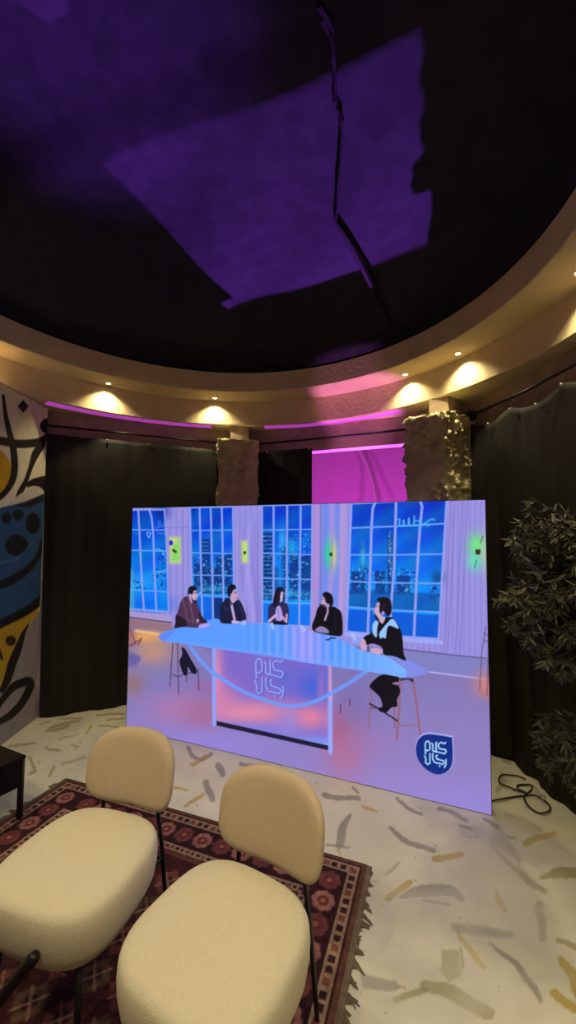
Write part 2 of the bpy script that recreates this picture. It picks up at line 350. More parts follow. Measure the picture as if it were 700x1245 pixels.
# ================================================================== RAILS AND CURTAINS
RZ = H+.965
def curtain_rail(name, label, pts, brackets=()):
    t = thing(name, label, 'curtain rail'); bm = bmesh.new(); tube(bm, pts, .011, 10); obj('pole', bm, M['rail'], t, True)
    for b in brackets:
        bm = bmesh.new(); box(bm, b[0]-.035, b[0]+.035, b[1]-.03, b[1]+.03, b[2]-.035, b[2]+.035, .006); obj('bracket', bm, M['rail'], t)
    return t
Lp = [(-2.18, 3.56, RZ+.005), (-1.45, 3.88, RZ+.003), (-.64, 4.23, RZ)]
Mp = [(-.36, 4.24, RZ), (.41, 3.92, RZ), (1.06, 3.60, RZ)]
Rp = [(1.46, 3.17, RZ), (1.57, 2.60, RZ), (1.605, 2.12, RZ), (1.61, 2.03, RZ)]
curtain_rail('curtain_rail', 'thin dark rail carrying the wide black curtain beside the mural', Lp)
curtain_rail('curtain_rail', 'thin dark rail between the two stone pillars above the pink opening', Mp)
curtain_rail('curtain_rail', 'thick dark rail with a square end bracket right of the crumbly pillar', Rp, [Rp[0]])
def curtain(label, top, bot, ztop, waves, amp, hooks, seed):
    t = thing('black_curtain', label, 'curtain'); n = 180; nz = 60
    def along(P_, u):
        P_ = [Vector(p) for p in P_]; Ls = [(b-a).length for a, b in zip(P_, P_[1:])]; s = u*sum(Ls)
        for a, b, l in zip(P_, P_[1:], Ls):
            if s <= l or b is P_[-1]: return a+(b-a)*min(s/l, 1), (b-a).normalized()
            s -= l
    V = []
    for j in range(nz+1):
        v = j/nz
        for i in range(n+1):
            u = i/n; a, d1 = along(top, u); b, d2 = along(bot, u); p = a*(1-v)+b*v; nn = Vector((-d1.y, d1.x))
            w = amp*(.4+.8*v)*(math.sin(u*waves*6.28+seed+.8*math.sin(u*9+seed))+.4*math.sin(u*waves*15.1+v*1.5))
            zt = ztop(u) if callable(ztop) else ztop
            p = p+nn*w; V.append((p.x, p.y, zt*(1-v)+.004*v))
    bm = bmesh.new(); vs = [bm.verts.new(p) for p in V]
    for j in range(nz):
        for i in range(n): k = j*(n+1)+i; bm.faces.new((vs[k], vs[k+1], vs[k+n+2], vs[k+n+1]))
    bmesh.ops.recalc_face_normals(bm, faces=bm.faces)
    bmesh.ops.solidify(bm, geom=bm.faces[:], thickness=.004)
    obj('cloth', bm, M['cloth'], t, True)
    for u in hooks:
        a, d1 = along(top, u); nn = Vector((d1.y, -d1.x)); zt = ztop(u) if callable(ztop) else ztop
        bm = bmesh.new(); q = Vector((a.x, a.y, zt-.012))+Vector((nn.x, nn.y, 0))*(amp+.012)
        sphere(bm, q, .009); h = obj('eyelet', bm, M['hook'], t, True)
        bm = bmesh.new(); tube(bm, [q, (a.x, a.y, RZ-.012)], .0015, 5); obj('hook', bm, M['wireb'], t, True)
    return t
xy = lambda P_: [(p[0], p[1]) for p in P_]
curtain('wide black curtain hanging between the mural wall and the first stone pillar', xy(Lp), [(-2.135, 3.56), (-1.5, 3.84), (-.70, 4.22)],
        lambda u: H+.895-.006*abs(math.sin(u*9.4)), 5, .012, [.30, .52, .77], 1)
curtain('narrow black curtain between the left stone pillar and the pink opening', [(-.36, 4.24), (.235, 3.99)], [(-.36, 4.24), (.235, 3.99)], H+.875, 3, .012, [.25, .97], 2)
curtain('black curtain at the right side hanging behind the olive tree', xy(Rp), [(1.42, 3.14), (1.615, 2.93), (1.66, 2.40), (1.68, 2.06)],
        lambda u: H+.90-.055*abs(math.sin(u*7.9+.2)), 4, .014, [.20, .40, .60, .79], 3)
curtain('black curtain continuing past the right picture edge beyond the olive tree pot', [(1.66, 2.06), (2.05, 1.86), (2.12, .9)], [(1.72, 2.07), (2.06, 1.88), (2.12, .9)], H+.90, 5, .012, [], 4)
# added glowing bars that make the purple band of light under the beam
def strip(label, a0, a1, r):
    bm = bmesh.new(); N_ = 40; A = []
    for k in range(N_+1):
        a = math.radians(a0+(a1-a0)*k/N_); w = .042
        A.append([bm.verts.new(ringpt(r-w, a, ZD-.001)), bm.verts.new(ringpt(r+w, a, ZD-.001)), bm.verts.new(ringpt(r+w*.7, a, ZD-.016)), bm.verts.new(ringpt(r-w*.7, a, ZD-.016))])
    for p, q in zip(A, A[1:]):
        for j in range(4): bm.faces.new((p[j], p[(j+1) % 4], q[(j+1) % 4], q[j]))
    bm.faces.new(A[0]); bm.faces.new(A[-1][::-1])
    tag(obj('glow_bar', bm, M['glow_purple']), label, 'light strip')
strip('added glowing purple bar under the ring beam above the left curtain', -49.5, -9, 2.125)
strip('added glowing purple bar under the ring beam above the pink opening', 6, 44, 2.125)

# ================================================================== DOWNLIGHTS
def spot(name, loc, tgt, energy, colr, ang, blend, rad, parent=None):
    l = bpy.data.lights.new(name, 'SPOT'); l.energy = energy; l.color = colr; l.spot_size = math.radians(ang); l.spot_blend = blend; l.shadow_soft_size = rad
    o = bpy.data.objects.new(name, l); col.objects.link(o); o.location = loc
    o.rotation_euler = (Vector(tgt)-Vector(loc)).to_track_quat('-Z', 'Y').to_euler(); return o
WARM = (1, .85, .50)
labs = {-66: 'small round downlight in the ring soffit above the mural, at the left picture edge', -36.8: 'small round glowing downlight in the ring above the wide left curtain',
        -8.1: 'small round glowing downlight in the ring just left of the first stone pillar', 47.7: 'small round glowing downlight in the ring above the crumbly stone pillar',
        61.9: 'small round glowing downlight in the ring above the right rail bracket', 90.3: 'small round downlight in the ring, cut by the right picture edge'}
for a in (-66, -36.8, -8.1, 47.7, 61.9, 90.3, 115, 140, 165, 195, 225, 255, -88):
    ar = math.radians(a); p = ringpt(1.972, ar, ZB)
    t = thing('recessed_downlight', labs.get(a, 'recessed downlight in the near side of the ring'), 'downlight', p, 0, 'downlights in the ceiling ring')
    bm = bmesh.new(); R = []
    for k in range(20):
        q = 2*math.pi*k/20; R.append([bm.verts.new((r*math.cos(q), r*math.sin(q), z)) for r, z in ((.020, .012), (.019, -.003), (.027, -.004), (.029, .012))])
    for k in range(20):
        for j in range(4): bm.faces.new((R[k][j], R[k][(j+1) % 4], R[(k+1) % 20][(j+1) % 4], R[(k+1) % 20][j]))
    obj('trim_ring', bm, M['trim'], t, True)
    bm = bmesh.new(); bmesh.ops.create_cone(bm, cap_ends=True, segments=20, radius1=.019, radius2=.019, depth=.008, matrix=Matrix.Translation((0, 0, .001)))
    obj('lens', bm, M['lens'], t)
    near = a > 100 or a < -100
    out = ringpt(2.02, ar, ZB-.5) if not near else ringpt(1.25, ar, 0)
    spot('downlight_beam', p+Vector((0, 0, -.008)), out, 74 if near else (42 if a < 70 else 54), WARM, 125 if near else 120, .9, .018)

# ================================================================== LED SCREEN
A_ = Vector((-1.322, 3.412, .0)); B_ = Vector((1.18, 2.398, .0)); HT = 1.818
ux = (B_-A_); W_ = ux.length; ux.normalize(); nrm = Vector((ux.y, -ux.x, 0))
if nrm.y > 0: nrm = -nrm
nu, nv = 620, 430
U, V = np.meshgrid(np.linspace(0, W_, nu), np.linspace(0.004, HT, nv))
co = np.stack([A_.x+ux.x*U.ravel(), A_.y+ux.y*U.ravel(), V.ravel()], 1); px, py = proj(co)
LAV = (150, 138, 214)
def floorc(x, y):
    t = np.clip((y-780)/190, 0, 1)[:, None]; s = np.clip((x-160)/430, 0, 1)[:, None]
    return np.array([120., 116, 178])*(1-t)+np.array([150., 132, 206])*t+s*np.array([4., 0, -4])
P = Paint(px, py, LAV)
P._mix(np.arange(len(px)), np.ones(len(px)), lambda x, y: np.array([150., 142, 222])+np.stack([6*np.sin(x*.9), 5*np.sin(x*.9), 4*np.sin(x*.9)], 1))
P.poly([(150,750),(158,752),(210,762),(300,762),(420,785),(490,789),(583,800),(600,801),(605,1010),(150,900)], floorc, 1.5)
P.poly([(490,791),(583,801),(594,802),(594,828),(508,816),(490,812)], (128, 128, 196), 1.5)
P.line([(506,815),(592,826)], 1.6, (190, 180, 232)); P.line([(490,789),(555,797),(590,800)], 1.2, (80, 80, 130))
for a in [(172,775,34,8,(236,170,84),1),(185,792,28,18,(200,146,118),.85),(160,815,10,40,(140,125,170),.5),(162,832,14,14,(150,110,110),.8),
          (215,862,40,22,(178,120,176),.8),(248,868,26,20,(172,100,140),.7),(250,835,20,10,(150,105,165),.7),(420,905,26,40,(190,105,140),.8),(412,885,12,26,(176,90,120),.6),(455,905,40,16,(160,120,180),.5),
          (588,832,14,16,(210,130,130),.8),(598,835,8,10,(230,140,110),.6),(430,850,25,40,(120,105,175),.6),(575,930,40,60,(140,125,190),.5),(240,905,90,20,(154,132,226),.6),(560,980,60,30,(150,136,222),.6)]: P.blob(*a)
P.poly([(154,790),(170,800),(166,810),(154,812)], (96, 84, 160), 4, .6)
# windows
def bluec(x, y):
    t = np.clip((y-612)/125, 0, 1)[:, None]; w = np.stack([8*np.sin(y*.31+x*.05), 12*np.sin(x*.11+y*.17), 10*np.sin(x*.21)], 1)
    return np.array([0., 60, 198])*(1-t)+np.array([6., 146, 250])*t+w
def window(out, verts, hors, fr=(140, 156, 238), w=3.0):
    P.poly(out, bluec, 1.2)
    return verts, hors, fr, w
def muntins(verts, hors, fr, w, out):
    for v in verts: P.line(v, w, fr, 1.2)
    for h in hors: P.line(h, w*.62, (110, 160, 246), 1.1)
    P.line(list(out)+[out[0]], w*.9, fr, 1.2)
def city(x0, x1, y0, y1, n, dark=(10, 46, 120), towers=()):
    for tx, tw, ty in towers: P.poly([(tx-tw, y1), (tx-tw, ty), (tx+tw, ty), (tx+tw, y1)], dark, 1.2, .75)
    for k in range(n):
        x = rng.uniform(x0, x1); y = y1-(y1-y0)*rng.random()**1.4; s = rng.uniform(.5, 1.2)
        P.poly([(x-s, y-s*.6), (x+s, y-s*.6), (x+s, y+s*.6), (x-s, y+s*.6)], (60, 180, 255) if rng.random() < .7 else (150, 215, 240), .8, .75)
    for k in range(n//2):
        x = rng.uniform(x0, x1); y = rng.uniform(y0, y1); P.poly([(x-1.5, y-1), (x+1.5, y-1), (x+1.5, y+1), (x-1.5, y+1)], dark, .8, .6)
w1 = [(157,620),(200,619.5),(202,655),(204,700),(205,744),(154,740)]; window(w1, 0, 0)
P.blob(172, 705, 22, 12, (40, 150, 250), .8); P.blob(195, 622, 10, 10, (0, 36, 150), .8); city(186, 203, 668, 716, 30); city(160, 176, 705, 718, 16); P.blob(180, 735, 30, 10, (0, 90, 235), .7)
P.line([(187,669),(192,667),(198,670),(200,676)], 1, (110,190,245)); P.poly([(156,690),(162,693),(164,745),(155,745)], (100, 170, 190), 3, .6)
muntins([[(168,619),(170,660),(172,700),(175,742)],[(181,619),(184,628),(186,645),(187.5,690),(190,743)]],
        [[(157,644),(201,644.5)],[(157,669),(203,670)],[(185,695),(204,695)],[(157,717),(204,719.5)]], (140,156,238), 2.4, w1)
w2 = [(231,617),(283,616),(284,690),(285,760),(236,758),(233,700)]; window(w2, 0, 0)
city(233, 283, 676, 722, 130, towers=((249,6,655),(270,7,676),(255,10,690),(279,3,672),(240,4,684)))
P.blob(258, 716, 26, 4, (60, 180, 235), .6); P.poly([(235,726),(285,727),(285,760),(235,760)], (6, 92, 224), 1.5, .8); P.poly([(259,727),(285,727),(285,760),(259,760)], (10, 40, 110), 2, .85)
for y_ in (659, 664, 669): P.line([(243,y_),(253,y_)], 1, (60,150,235), 1, .8)
muntins([[(242.5,617),(244,680),(246,756)],[(256,616),(258,690),(259,756)],[(269.5,616),(271,690),(272,756)]],
        [[(231,645),(283,644.5)],[(232,672),(283,673)],[(233,699),(284,700)],[(234,723),(285,726)]], (140,156,238), 2.4, w2)
w3 = [(318.5,614.5),(379.5,613),(379,690),(378,762),(319,758)]; window(w3, 0, 0)
city(320, 377, 648, 729, 190, towers=((325,6,648),(325,6,676),(357,5,674),(372,6,674),(336,4,690),(345,3,664)))
for a in [(343,656,5,14,(60,180,250),.8),(355,665,5,10,(40,170,240),.8),(340,700,6,26,(20,150,250),.6),(350,722,30,4,(70,190,245),.6)]: P.blob(*a)
for y_ in range(652, 728, 5): P.line([(320,y_),(330,y_)], 1, (110,190,250), 1, .55)
P.poly([(319,734),(379,735),(379,762),(319,760)], (10, 112, 240), 1.5, .85)
muntins([[(332.5,614),(332.5,700),(332,756)],[(349,614),(348.5,700),(348,756)],[(365.5,613),(364.5,690),(363.5,760)]],
        [[(318,644.5),(379,643.5)],[(318,672.5),(379,674.5)],[(318,703),(379,704.5)],[(318,732),(379,733.8)]], (140,156,238), 2.5, w3)
w4 = [(427,612),(543,606.5),(541,640),(537,709),(535,744),(533,777),(475,773),(421,768),(424,690)]; window(w4, 0, 0)
city(425, 505, 690, 722, 130, towers=((441,3,664),(474,3,650),(432,5,694),(462,6,694),(490,8,700))); city(522, 537, 712, 734, 34)
P.blob(441, 678, 3.5, 16, (60, 190, 250), .9); P.poly([(424,716),(537,722),(536,744),(423,738)], (10, 66, 150), 3, .6); P.blob(532, 702, 8, 8, (10, 50, 120), .7)
P.line([(474,647),(475,700)], 3, (50, 120, 190), 1, .7)
for k in range(24): P.ell(474+rng.uniform(-2,2), rng.uniform(648,700), .8, .8, (150,190,200), .8, .8, 0, 6)
P.poly([(422,741),(535,748),(533,777),(421,768)], (2, 82, 214), 1.5, .85)
muntins([[(457,609),(453,618),(451.5,640),(450,690),(447,769)],[(481.5,608),(479,690),(475,740),(474,772)],[(510,607),(513,616),(510,645),(506,710),(503,776)]],
        [[(426,642),(480,640),(542,636.5)],[(425,674.5),(480,674.6),(540,673.6)],[(424,707),(480,708.6),(537,709.5)],[(423,738),(475,742),(535,744.5)]], (146,158,238), 3.2, w4)
P.line([(421,771),(480,777),(537,781)], 5, (158, 166, 244), 1.5)
# draped pillar 2 and rainbow-banded pillar 3
for k, (x0, x1) in enumerate([(292,300),(300,308),(306,313),(298,296),(311,316)]):
    P.line([(x0+4,640-k*4),(x0+2,690),(x1,755)], [1,3,4], (172, 160, 240) if k % 2 else (128, 116, 204), 3, .6)
P.blob(300, 632, 14, 10, (138, 142, 226), .7)
for x_, c_, w_ in [(386,(196,140,206),7),(395,(100,130,240),8),(404,(206,148,206),7),(411,(92,136,246),8),(418,(206,160,210),6),(400,(86,140,250),5)]:
    P.line([(x_-1,611),(x_-2,690),(x_-5,768)], w_, c_, 6, .62)
P.line([(390,612),(390,690),(389,730)], 1, (110, 96, 160), 1.2, .6)
# wall cornice lines, sills
for l in [[(201,641),(229,641)],[(205,641),(206,760)],[(222,622),(223,750)]]: P.line(l, 1, (120, 108, 180), 1.2, .6)
for x_ in (546, 551, 560, 566): P.line([(x_+2,606),(x_-2,700),(x_-7,796)], 1.3, (116, 108, 190), 1.6, .6)
P.poly([(154,743),(208,748),(208,759),(154,750)], (168, 150, 204), 1.2); P.line([(154,750),(208,757)], 1.4, (70, 56, 90))
P.poly([(154,751),(209,758),(209,768),(154,762)], (150, 112, 120), 2, .85); P.line([(165,767),(192,771)], 3, (244, 186, 120), 2)
# sconces
def sconce(x, y, rx, ry, cs):
    for (dx, sx, sy, c, a) in cs: P.blob(x+dx, y, rx*sx, ry*sy, c, a)
P.poly([(206,653),(219,653),(220,685),(206,685)], (206, 214, 132), 5, .95); P.poly([(210,664),(218,655),(218,683),(208,682)], (124, 214, 104), 4, .9)
P.ell(207.8, 660, 2.3, 3.2, (36, 36, 206)); P.line([(210.5,669),(213.5,671)], 3, (60, 60, 20), 1)
P.poly([(293,658),(300,657),(301,684),(294,685)], (200, 220, 120), 5, .9); P.poly([(296,660),(300,660),(300,682),(296,682)], (170, 240, 90), 3, .8); P.ell(297.4, 672, 1.7, 2, (30,50,20))
for a in [(399,673,4.5,17,(40,214,150),.95),(406,674,4,18,(206,206,140),.9)]: P.blob(*a)
P.ell(402.3, 674, 2.2, 2.4, (40,50,40)); P.line([(404,658),(403,692)], .8, (110,120,90), 1, .7)
P.blob(579, 663, 10, 14, (110, 232, 130), 1); P.blob(577, 683, 9, 11, (100, 226, 180), .95); P.blob(588, 672, 4, 24, (190, 210, 150), .6)
P.poly([(577.5,668),(584,668),(583.5,674.5),(578,674)], (50, 44, 24), 1); P.line([(587,652),(584,660)], 1, (70,80,50)); P.line([(579,681),(577,690)], 1, (70,80,50))
# studio wall logo and lettering, as they show on the screen
s3 = lambda p: crop(p, 470, 615, 10.); TC = (84, 178, 240)
for l, w in [([(125,165),(160,165),(150,240),(200,245),(205,175)],2),([(205,180),(212,240),(262,242),(268,150)],2),([(268,160),(275,240),(330,240),(335,125)],2.2),([(335,185),(400,180),(430,215),(405,240),(335,240)],1.8),([(405,190),(400,290)],2),([(430,240),(480,205),(520,170),(560,160),(582,172)],2),([(470,215),(500,240),(520,228)],2)]: P.line(s3(l), w, TC, 1, .85)
s4 = lambda p: crop(p, 165, 615, 8.75)
for l in [[(240,160),(243,225),(225,240),(212,225)],[(262,165),(264,220),(290,222),(292,185)],[(385,215),(495,215),(500,195),(470,168)],[(230,290),(300,292)],[(318,240),(310,180)]]: P.line(s4(l), 1.2, (110, 165, 236), 1, .6)
P.line(s4([(118,290),(135,282),(160,290),(140,340),(118,300)]), 1.3, (130, 190, 246), 1, .9)
# right chair shape at screen edge
for l in [[(590,762),(585,800),(583,838)],[(594,762),(592,845)],[(588,770),(594,773)],[(588,778),(594,781)]]: P.line(l, 1.3, (110,70,90), 1.2, .8)
P.line([(583,840),(592,847)], 3, (190,110,90), 2, .7)
# left edge chair
for l in [[(158,765),(165,782),(160,785)],[(157,785),(170,778)],[(172,776),(168,784)]]: P.line(l, 1.6, (110,50,60), 1.5, .8)
P.blob(158, 775, 7, 12, (150, 90, 110), .7); P.ell(163, 801, 8, 6, (104,92,160), 3, .7)
# table base panel
def basec(x, y):
    c = np.tile(np.array([124., 104, 204]), (len(x), 1))
    def g(cx, cy, rx, ry, cc, a):
        nonlocal c
        w = (np.exp(-(((x-cx)/rx)**2+((y-cy)/ry)**2))*a)[:, None]; c = c*(1-w)+np.array(cc, float)*w
    g(330, 868, 60, 16, (226, 134, 164), .5); g(262, 820, 9, 45, (232, 140, 176), .9); g(385, 838, 24, 26, (66, 98, 216), .95); g(300, 866, 50, 14, (226, 140, 168), .9); g(270, 850, 22, 22, (222,130,170), .7)
    g(377, 872, 24, 16, (226, 128, 160), .95); g(272, 888, 70, 9, (120, 140, 246), .7); g(385, 905, 60, 10, (126, 156, 250), .9); g(390, 840, 5, 26, (176, 116, 190), .7)
    g(350, 880, 14, 18, (150,136,220), .7); g(401, 860, 4, 40, (222, 150, 176), .6); g(345, 826, 14, 16, (86,104,214), .6)
    return c
P.poly([(258,786),(404,806),(404,916),(399,916),(399,908),(263,878),(263,882),(258,880)], basec, 1.2)
P.poly([(263,876.5),(399,906.5),(399,912),(263,882)], (22, 20, 52), 1.2)
P.line([(260,790),(260.5,881)], 4.5, (142, 160, 250), 1.5); P.line([(401.5,845),(401.5,915)], 5, (150, 166, 250), 1.5); P.line([(401,809),(401.5,850)], 4, (214,160,200), 2, .8)
P.poly([(222,783),(233,786),(252,806),(259,816),(258,800),(245,788)], (140, 128, 190), 2, .6)
P.line([(231,786),(242,801),(253,813),(260,818.5),(294,840),(334,855),(356,858.6),(380,854),(404,842),(427,828.6),(444,817)], [4,5,5,5,4.5,4.5,4.5,5,5,5,5], (112, 152, 250), 1.5, .92, True)
# lettering in relief on the table base, and the same lettering in the round badge
LET = [[(200,372),(196,300),(195,222),(215,190),(245,190),(262,230),(262,300),(236,322),(205,318)],[(288,218),(304,242),(300,318),(328,340),(350,325),(350,203)],
       [(335,333),(472,366),(492,335),(478,308),(400,295),(380,260),(385,225),(420,204),(465,226),(486,206)],[(185,396),(206,440),(200,490),(230,518),(262,500),(262,365)],
       [(302,365),(302,440),(330,490),(452,516),(468,492),(455,468),(362,440),(350,402),(366,386)],[(398,536),(403,546)],[(490,448),(490,520),(468,562)]]
tt = lambda p: crop([(160+(x-185)*380/315, 118+(y-190)*520/370) for x, y in p], 295, 790, 10.77)
for l in LET: P.line([(x+.9, y+.7) for x, y in tt(l)], 2.0, (64, 80, 176), 1.2, .7)
for l in LET: P.line(tt(l), 1.6, (154, 174, 252), 1.0, .95)
# table top
def topc(x, y):
    t = np.exp(-((x-372)/22.)**2)[:, None]; s = np.clip((x-400)/80, 0, 1)[:, None]; r = (np.sin(x*.62)*np.clip((x-290)/30, 0, 1)*np.clip((470-x)/40, 0, 1))[:, None]
    c = np.array([92., 156, 255])*(1-s)+np.array([122., 178, 255])*s; c = c*(1-t)+np.array([152., 154, 252])*t; return c+r*np.array([16., 8, 0])
P.poly([(192,774),(200,768),(211,765),(240,757),(262,752),(280,757),(320,758),(350,760),(380,768),(408,774),(438,790),(471,798),(494,814),(495,824.5),(444,816),(370,805.5),(330,797),(258,788),(200,780)], topc, 1.2)
P.poly([(192,774),(211,765),(216,764),(202,779),(197,780)], (92, 132, 240), 1.5, .8)
P.poly([(471,797),(484,797),(500,804),(522,817),(516,820),(496,824),(494,813)], (128, 140, 232), 1.2)
P.poly([(200,778),(262,786),(330,794),(400,804),(494,819),(495,824.5),(444,816),(370,805.5),(258,788)], (120, 166, 255), 1.2, .5)
# stools
st = (92, 62, 92); sq = lambda p: crop(p, 150, 760, 5.833)
for l in [[(350,130),(330,435)],[(383,130),(392,490)],[(445,340),(447,400)],[(530,310),(535,460)],[(338,345),(385,366),(440,345),(525,330)]]: P.line(sq(l), 1.2, st, 1)
P.spoly(sq([(410,150),(440,170),(465,220),(525,320),(515,350),(480,340),(455,285),(455,355),(430,362),(405,300),(395,250),(420,210)]), (20, 18, 44), 1)
s8 = lambda p: crop(p, 430, 715, 6.73)
for l, w in [([(145,830),(140,950)],1.2),([(135,960),(125,1145)],2),([(330,980),(335,1140)],2),([(378,740),(372,960),(352,1240)],2.6),([(480,750),(515,960),(543,1195)],2.4),([(370,1125),(540,1118)],1.6)]: P.line(s8(l), w, (150, 98, 120), 1)
P.line(s8([(130,945),(200,985),(355,1085)]), 1.8, (34, 22, 40)); P.line(s8([(140,980),(200,980)]), 1, (60,40,60)); P.spoly(s8([(380,735),(490,735),(490,775),(470,765),(440,745),(380,765)]), (60,44,70), 1)
# man in brown jacket
s5 = lambda p: crop(p, 205, 705, 11.67); SK = (206, 172, 206)
P.spoly(s5([(270,215),(200,260),(160,330),(125,470),(95,510),(100,610),(70,690),(200,665),(420,685),(425,635),(575,608),(480,540),(430,400),(400,310),(340,340)]), (76, 48, 82), 1)
P.spoly(s5([(95,510),(130,500),(230,560),(270,650),(200,665),(70,690),(100,610)]), (36, 22, 42), 1.2); P.line(s5([(200,290),(240,420),(260,560),(400,620)]), 2, (112,78,110), 2, .7)
P.line(s5([(300,330),(330,460),(350,580)]), 1.6, (120,92,124), 2, .7); P.spoly(s5([(430,420),(480,540),(560,600),(430,610)]), (48, 28, 50), 1.5)
P.spoly(s5([(290,200),(330,270),(330,350),(290,290)]), (180,140,180), 1); P.spoly(s5([(345,140),(395,145),(412,250),(395,295),(340,285),(318,200)]), SK, 1)
P.spoly(s5([(268,225),(275,130),(300,95),(350,78),(400,112),(412,152),(350,152),(342,218),(300,188)]), (22, 16, 40), 1); P.spoly(s5([(318,235),(348,290),(410,285),(395,330),(345,345)]), (50, 30, 50), 1)
P.spoly(s5([(425,635),(570,610),(600,650),(440,695)]), (176, 156, 236), 1.2); P.ell(*s5([(412,578)])[0], 1.2, 2, (220,190,220))
P.line(s5([(365,178),(392,182)]), .9, (70,50,70), .9, .8); P.line(s5([(362,192),(390,197)]), .8, (110,80,110), .9, .7); P.line(s5([(405,205),(418,232),(400,240)]), 1, (176,132,170), .9, .7)
P.line(s5([(372,262),(398,262)]), .9, (90,50,70), .9, .8); P.ell(*s5([(322,225)])[0], 1.1, 1.9, (186,140,176), .9)
# man in dark denim jacket
s6 = lambda p: crop(p, 260, 700, 7.)
P.spoly(s6([(130,185),(80,215),(50,270),(50,385),(60,405),(150,410),(230,400),(285,370),(240,240),(215,205),(190,200)]), (22, 26, 62), 1)
P.line(s6([(150,250),(175,370)]), 3, (190,170,220), 1.2); P.spoly(s6([(150,375),(210,385),(240,400),(150,412)]), (200,180,230), 1); P.line(s6([(90,260),(110,300)]), 1, (70,80,130), 1, .8)
P.spoly(s6([(145,150),(190,110),(205,160),(195,210),(155,240),(135,190)]), (196, 160, 200), 1); P.spoly(s6([(120,180),(112,110),(140,72),(175,72),(195,110),(160,120),(150,150),(132,185)]), (18, 16, 36), 1)
P.spoly(s6([(225,385),(270,375),(275,420),(228,420)]), (170,190,255), 1, .8)
P.line(s6([(172,140),(192,140)]), .9, (60,40,60), .9, .8); P.line(s6([(178,152),(192,153)]), .8, (90,60,90), .9, .7); P.line(s6([(183,190),(200,188)]), .9, (140,80,110), .9, .7); P.ell(*s6([(148,165)])[0], 1.1, 1.8, (176,136,170), .9)
P.line(s6([(135,200),(150,255)]), 1.2, (60,66,110), 1, .8); P.line(s6([(205,215),(240,300),(262,365)]), 1.2, (50,56,100), 1.2, .7)
# woman in dark vest
P.spoly(s6([(500,225),(460,260),(460,380),(480,410),(630,420),(640,300),(625,235),(580,225)]), (44, 40, 86), 1)
P.spoly(s6([(525,270),(560,250),(580,300),(590,385),(520,385)]), (176, 156, 226), 1.2); P.line(s6([(470,385),(520,340)]), 3, (206,170,210), 1); P.line(s6([(620,330),(615,395),(585,350)]), 2.4, (206,160,200), 1)
P.spoly(s6([(470,390),(560,388),(630,405),(630,420),(480,412)]), (16,14,40), 1)
P.spoly(s6([(565,130),(592,140),(590,210),(560,225)]), (206, 176, 220), 1); P.spoly(s6([(545,95),(580,95),(602,130),(600,160),(580,125),(565,150),(560,220),(530,270),(500,265),(505,200),(520,130)]), (30, 16, 44), 1)
P.spoly(s6([(590,150),(603,150),(592,250),(582,250)]), (30,16,44), 1)
P.line(s6([(572,160),(590,162)]), .8, (90,60,90), .9, .7); P.line(s6([(574,195),(588,196)]), .9, (170,80,110), .9, .8); P.line(s6([(545,280),(552,360)]), .8, (120,100,160), 1, .7)
# man in black suit
s7 = lambda p: crop(p, 370, 710, 11.67)
P.spoly(s7([(215,310),(180,350),(150,480),(105,580),(110,660),(200,700),(400,735),(540,745),(545,600),(530,390),(410,310),(300,330)]), (12, 10, 24), 1)
P.spoly(s7([(200,600),(270,600),(350,660),(350,705),(200,690),(140,660)]), (160,150,210), 1.5, .85); P.line(s7([(330,300),(330,400),(290,510)]), 2.4, (180,150,190), 1.2)
P.spoly(s7([(250,190),(290,180),(320,280),(270,340),(235,320),(240,250)]), (196,160,196), 1); P.spoly(s7([(255,170),(265,120),(330,110),(390,150),(412,220),(405,300),(370,330),(340,275),(300,270),(290,200)]), (14, 10, 28), 1)
P.line(s7([(225,300),(290,350)]), 2.5, (24,14,28), 1)
P.line(s7([(248,215),(275,212)]), .9, (60,40,50), .9, .8); P.line(s7([(240,235),(232,262),(246,268)]), 1, (170,130,170), .9, .7); P.spoly(s7([(240,285),(300,300),(290,345),(245,335)]), (40,26,40), 1, .9)
P.line(s7([(420,380),(440,520),(430,680)]), 1, (30,28,50), 1.5, .7)
P.line(s7([(310,790),(340,795),(375,765),(440,770)]), 1.6, (24,36,96), 1)
# man in black and white jacket
P.spoly(s8([(225,700),(115,800),(170,850),(215,890),(240,970),(195,985),(210,1010),(265,1025),(310,970),(360,975),(350,910),(385,850),(360,780),(380,730),(300,715)]), (12, 9, 22), 1)
P.spoly(s8([(310,775),(365,765),(370,795),(325,790)]), (180,150,190), 1, .8)
P.spoly(s8([(185,255),(150,300),(148,370),(70,400),(100,470),(150,450),(235,480),(240,550),(330,555),(440,605),(405,540),(400,400),(375,320),(320,235),(270,240)]), (12, 9, 22), 1)
P.spoly(s8([(150,300),(175,262),(205,275),(190,330),(190,415),(150,370)]), (150, 196, 250), 1); P.spoly(s8([(320,235),(375,335),(350,330),(290,300),(270,330),(262,420),(238,400),(215,420),(205,370),(235,330),(260,300)]), (150, 196, 250), 1)
P.spoly(s8([(45,420),(95,415),(110,510),(60,515)]), (206,160,200), 1); P.spoly(s8([(130,490),(235,492),(235,545),(140,530)]), (206,160,196), 1)
P.spoly(s8([(190,115),(215,120),(220,230),(265,235),(235,300),(210,270),(180,235),(165,180)]), (200,168,200), 1)
P.spoly(s8([(195,80),(250,72),(300,90),(312,150),(305,215),(275,235),(250,195),(235,180),(210,215),(208,150),(215,115),(190,110)]), (20, 12, 28), 1); P.spoly(s8([(165,200),(205,250),(210,265),(175,250)]), (30,20,40), 1)
P.line(s8([(172,150),(198,148)]), .9, (60,40,50), .9, .8); P.line(s8([(165,175),(158,205),(172,210)]), 1.1, (180,140,176), .9, .8); P.ell(*s8([(240,205)])[0], 1.5, 2.6, (196,156,186), .9); P.line(s8([(262,130),(240,160),(236,190)]), 1.6, (60,40,60), 1.2, .7)
P.line(s8([(118,470),(118,520)]), 1.6, (60,40,70), 1, .8)
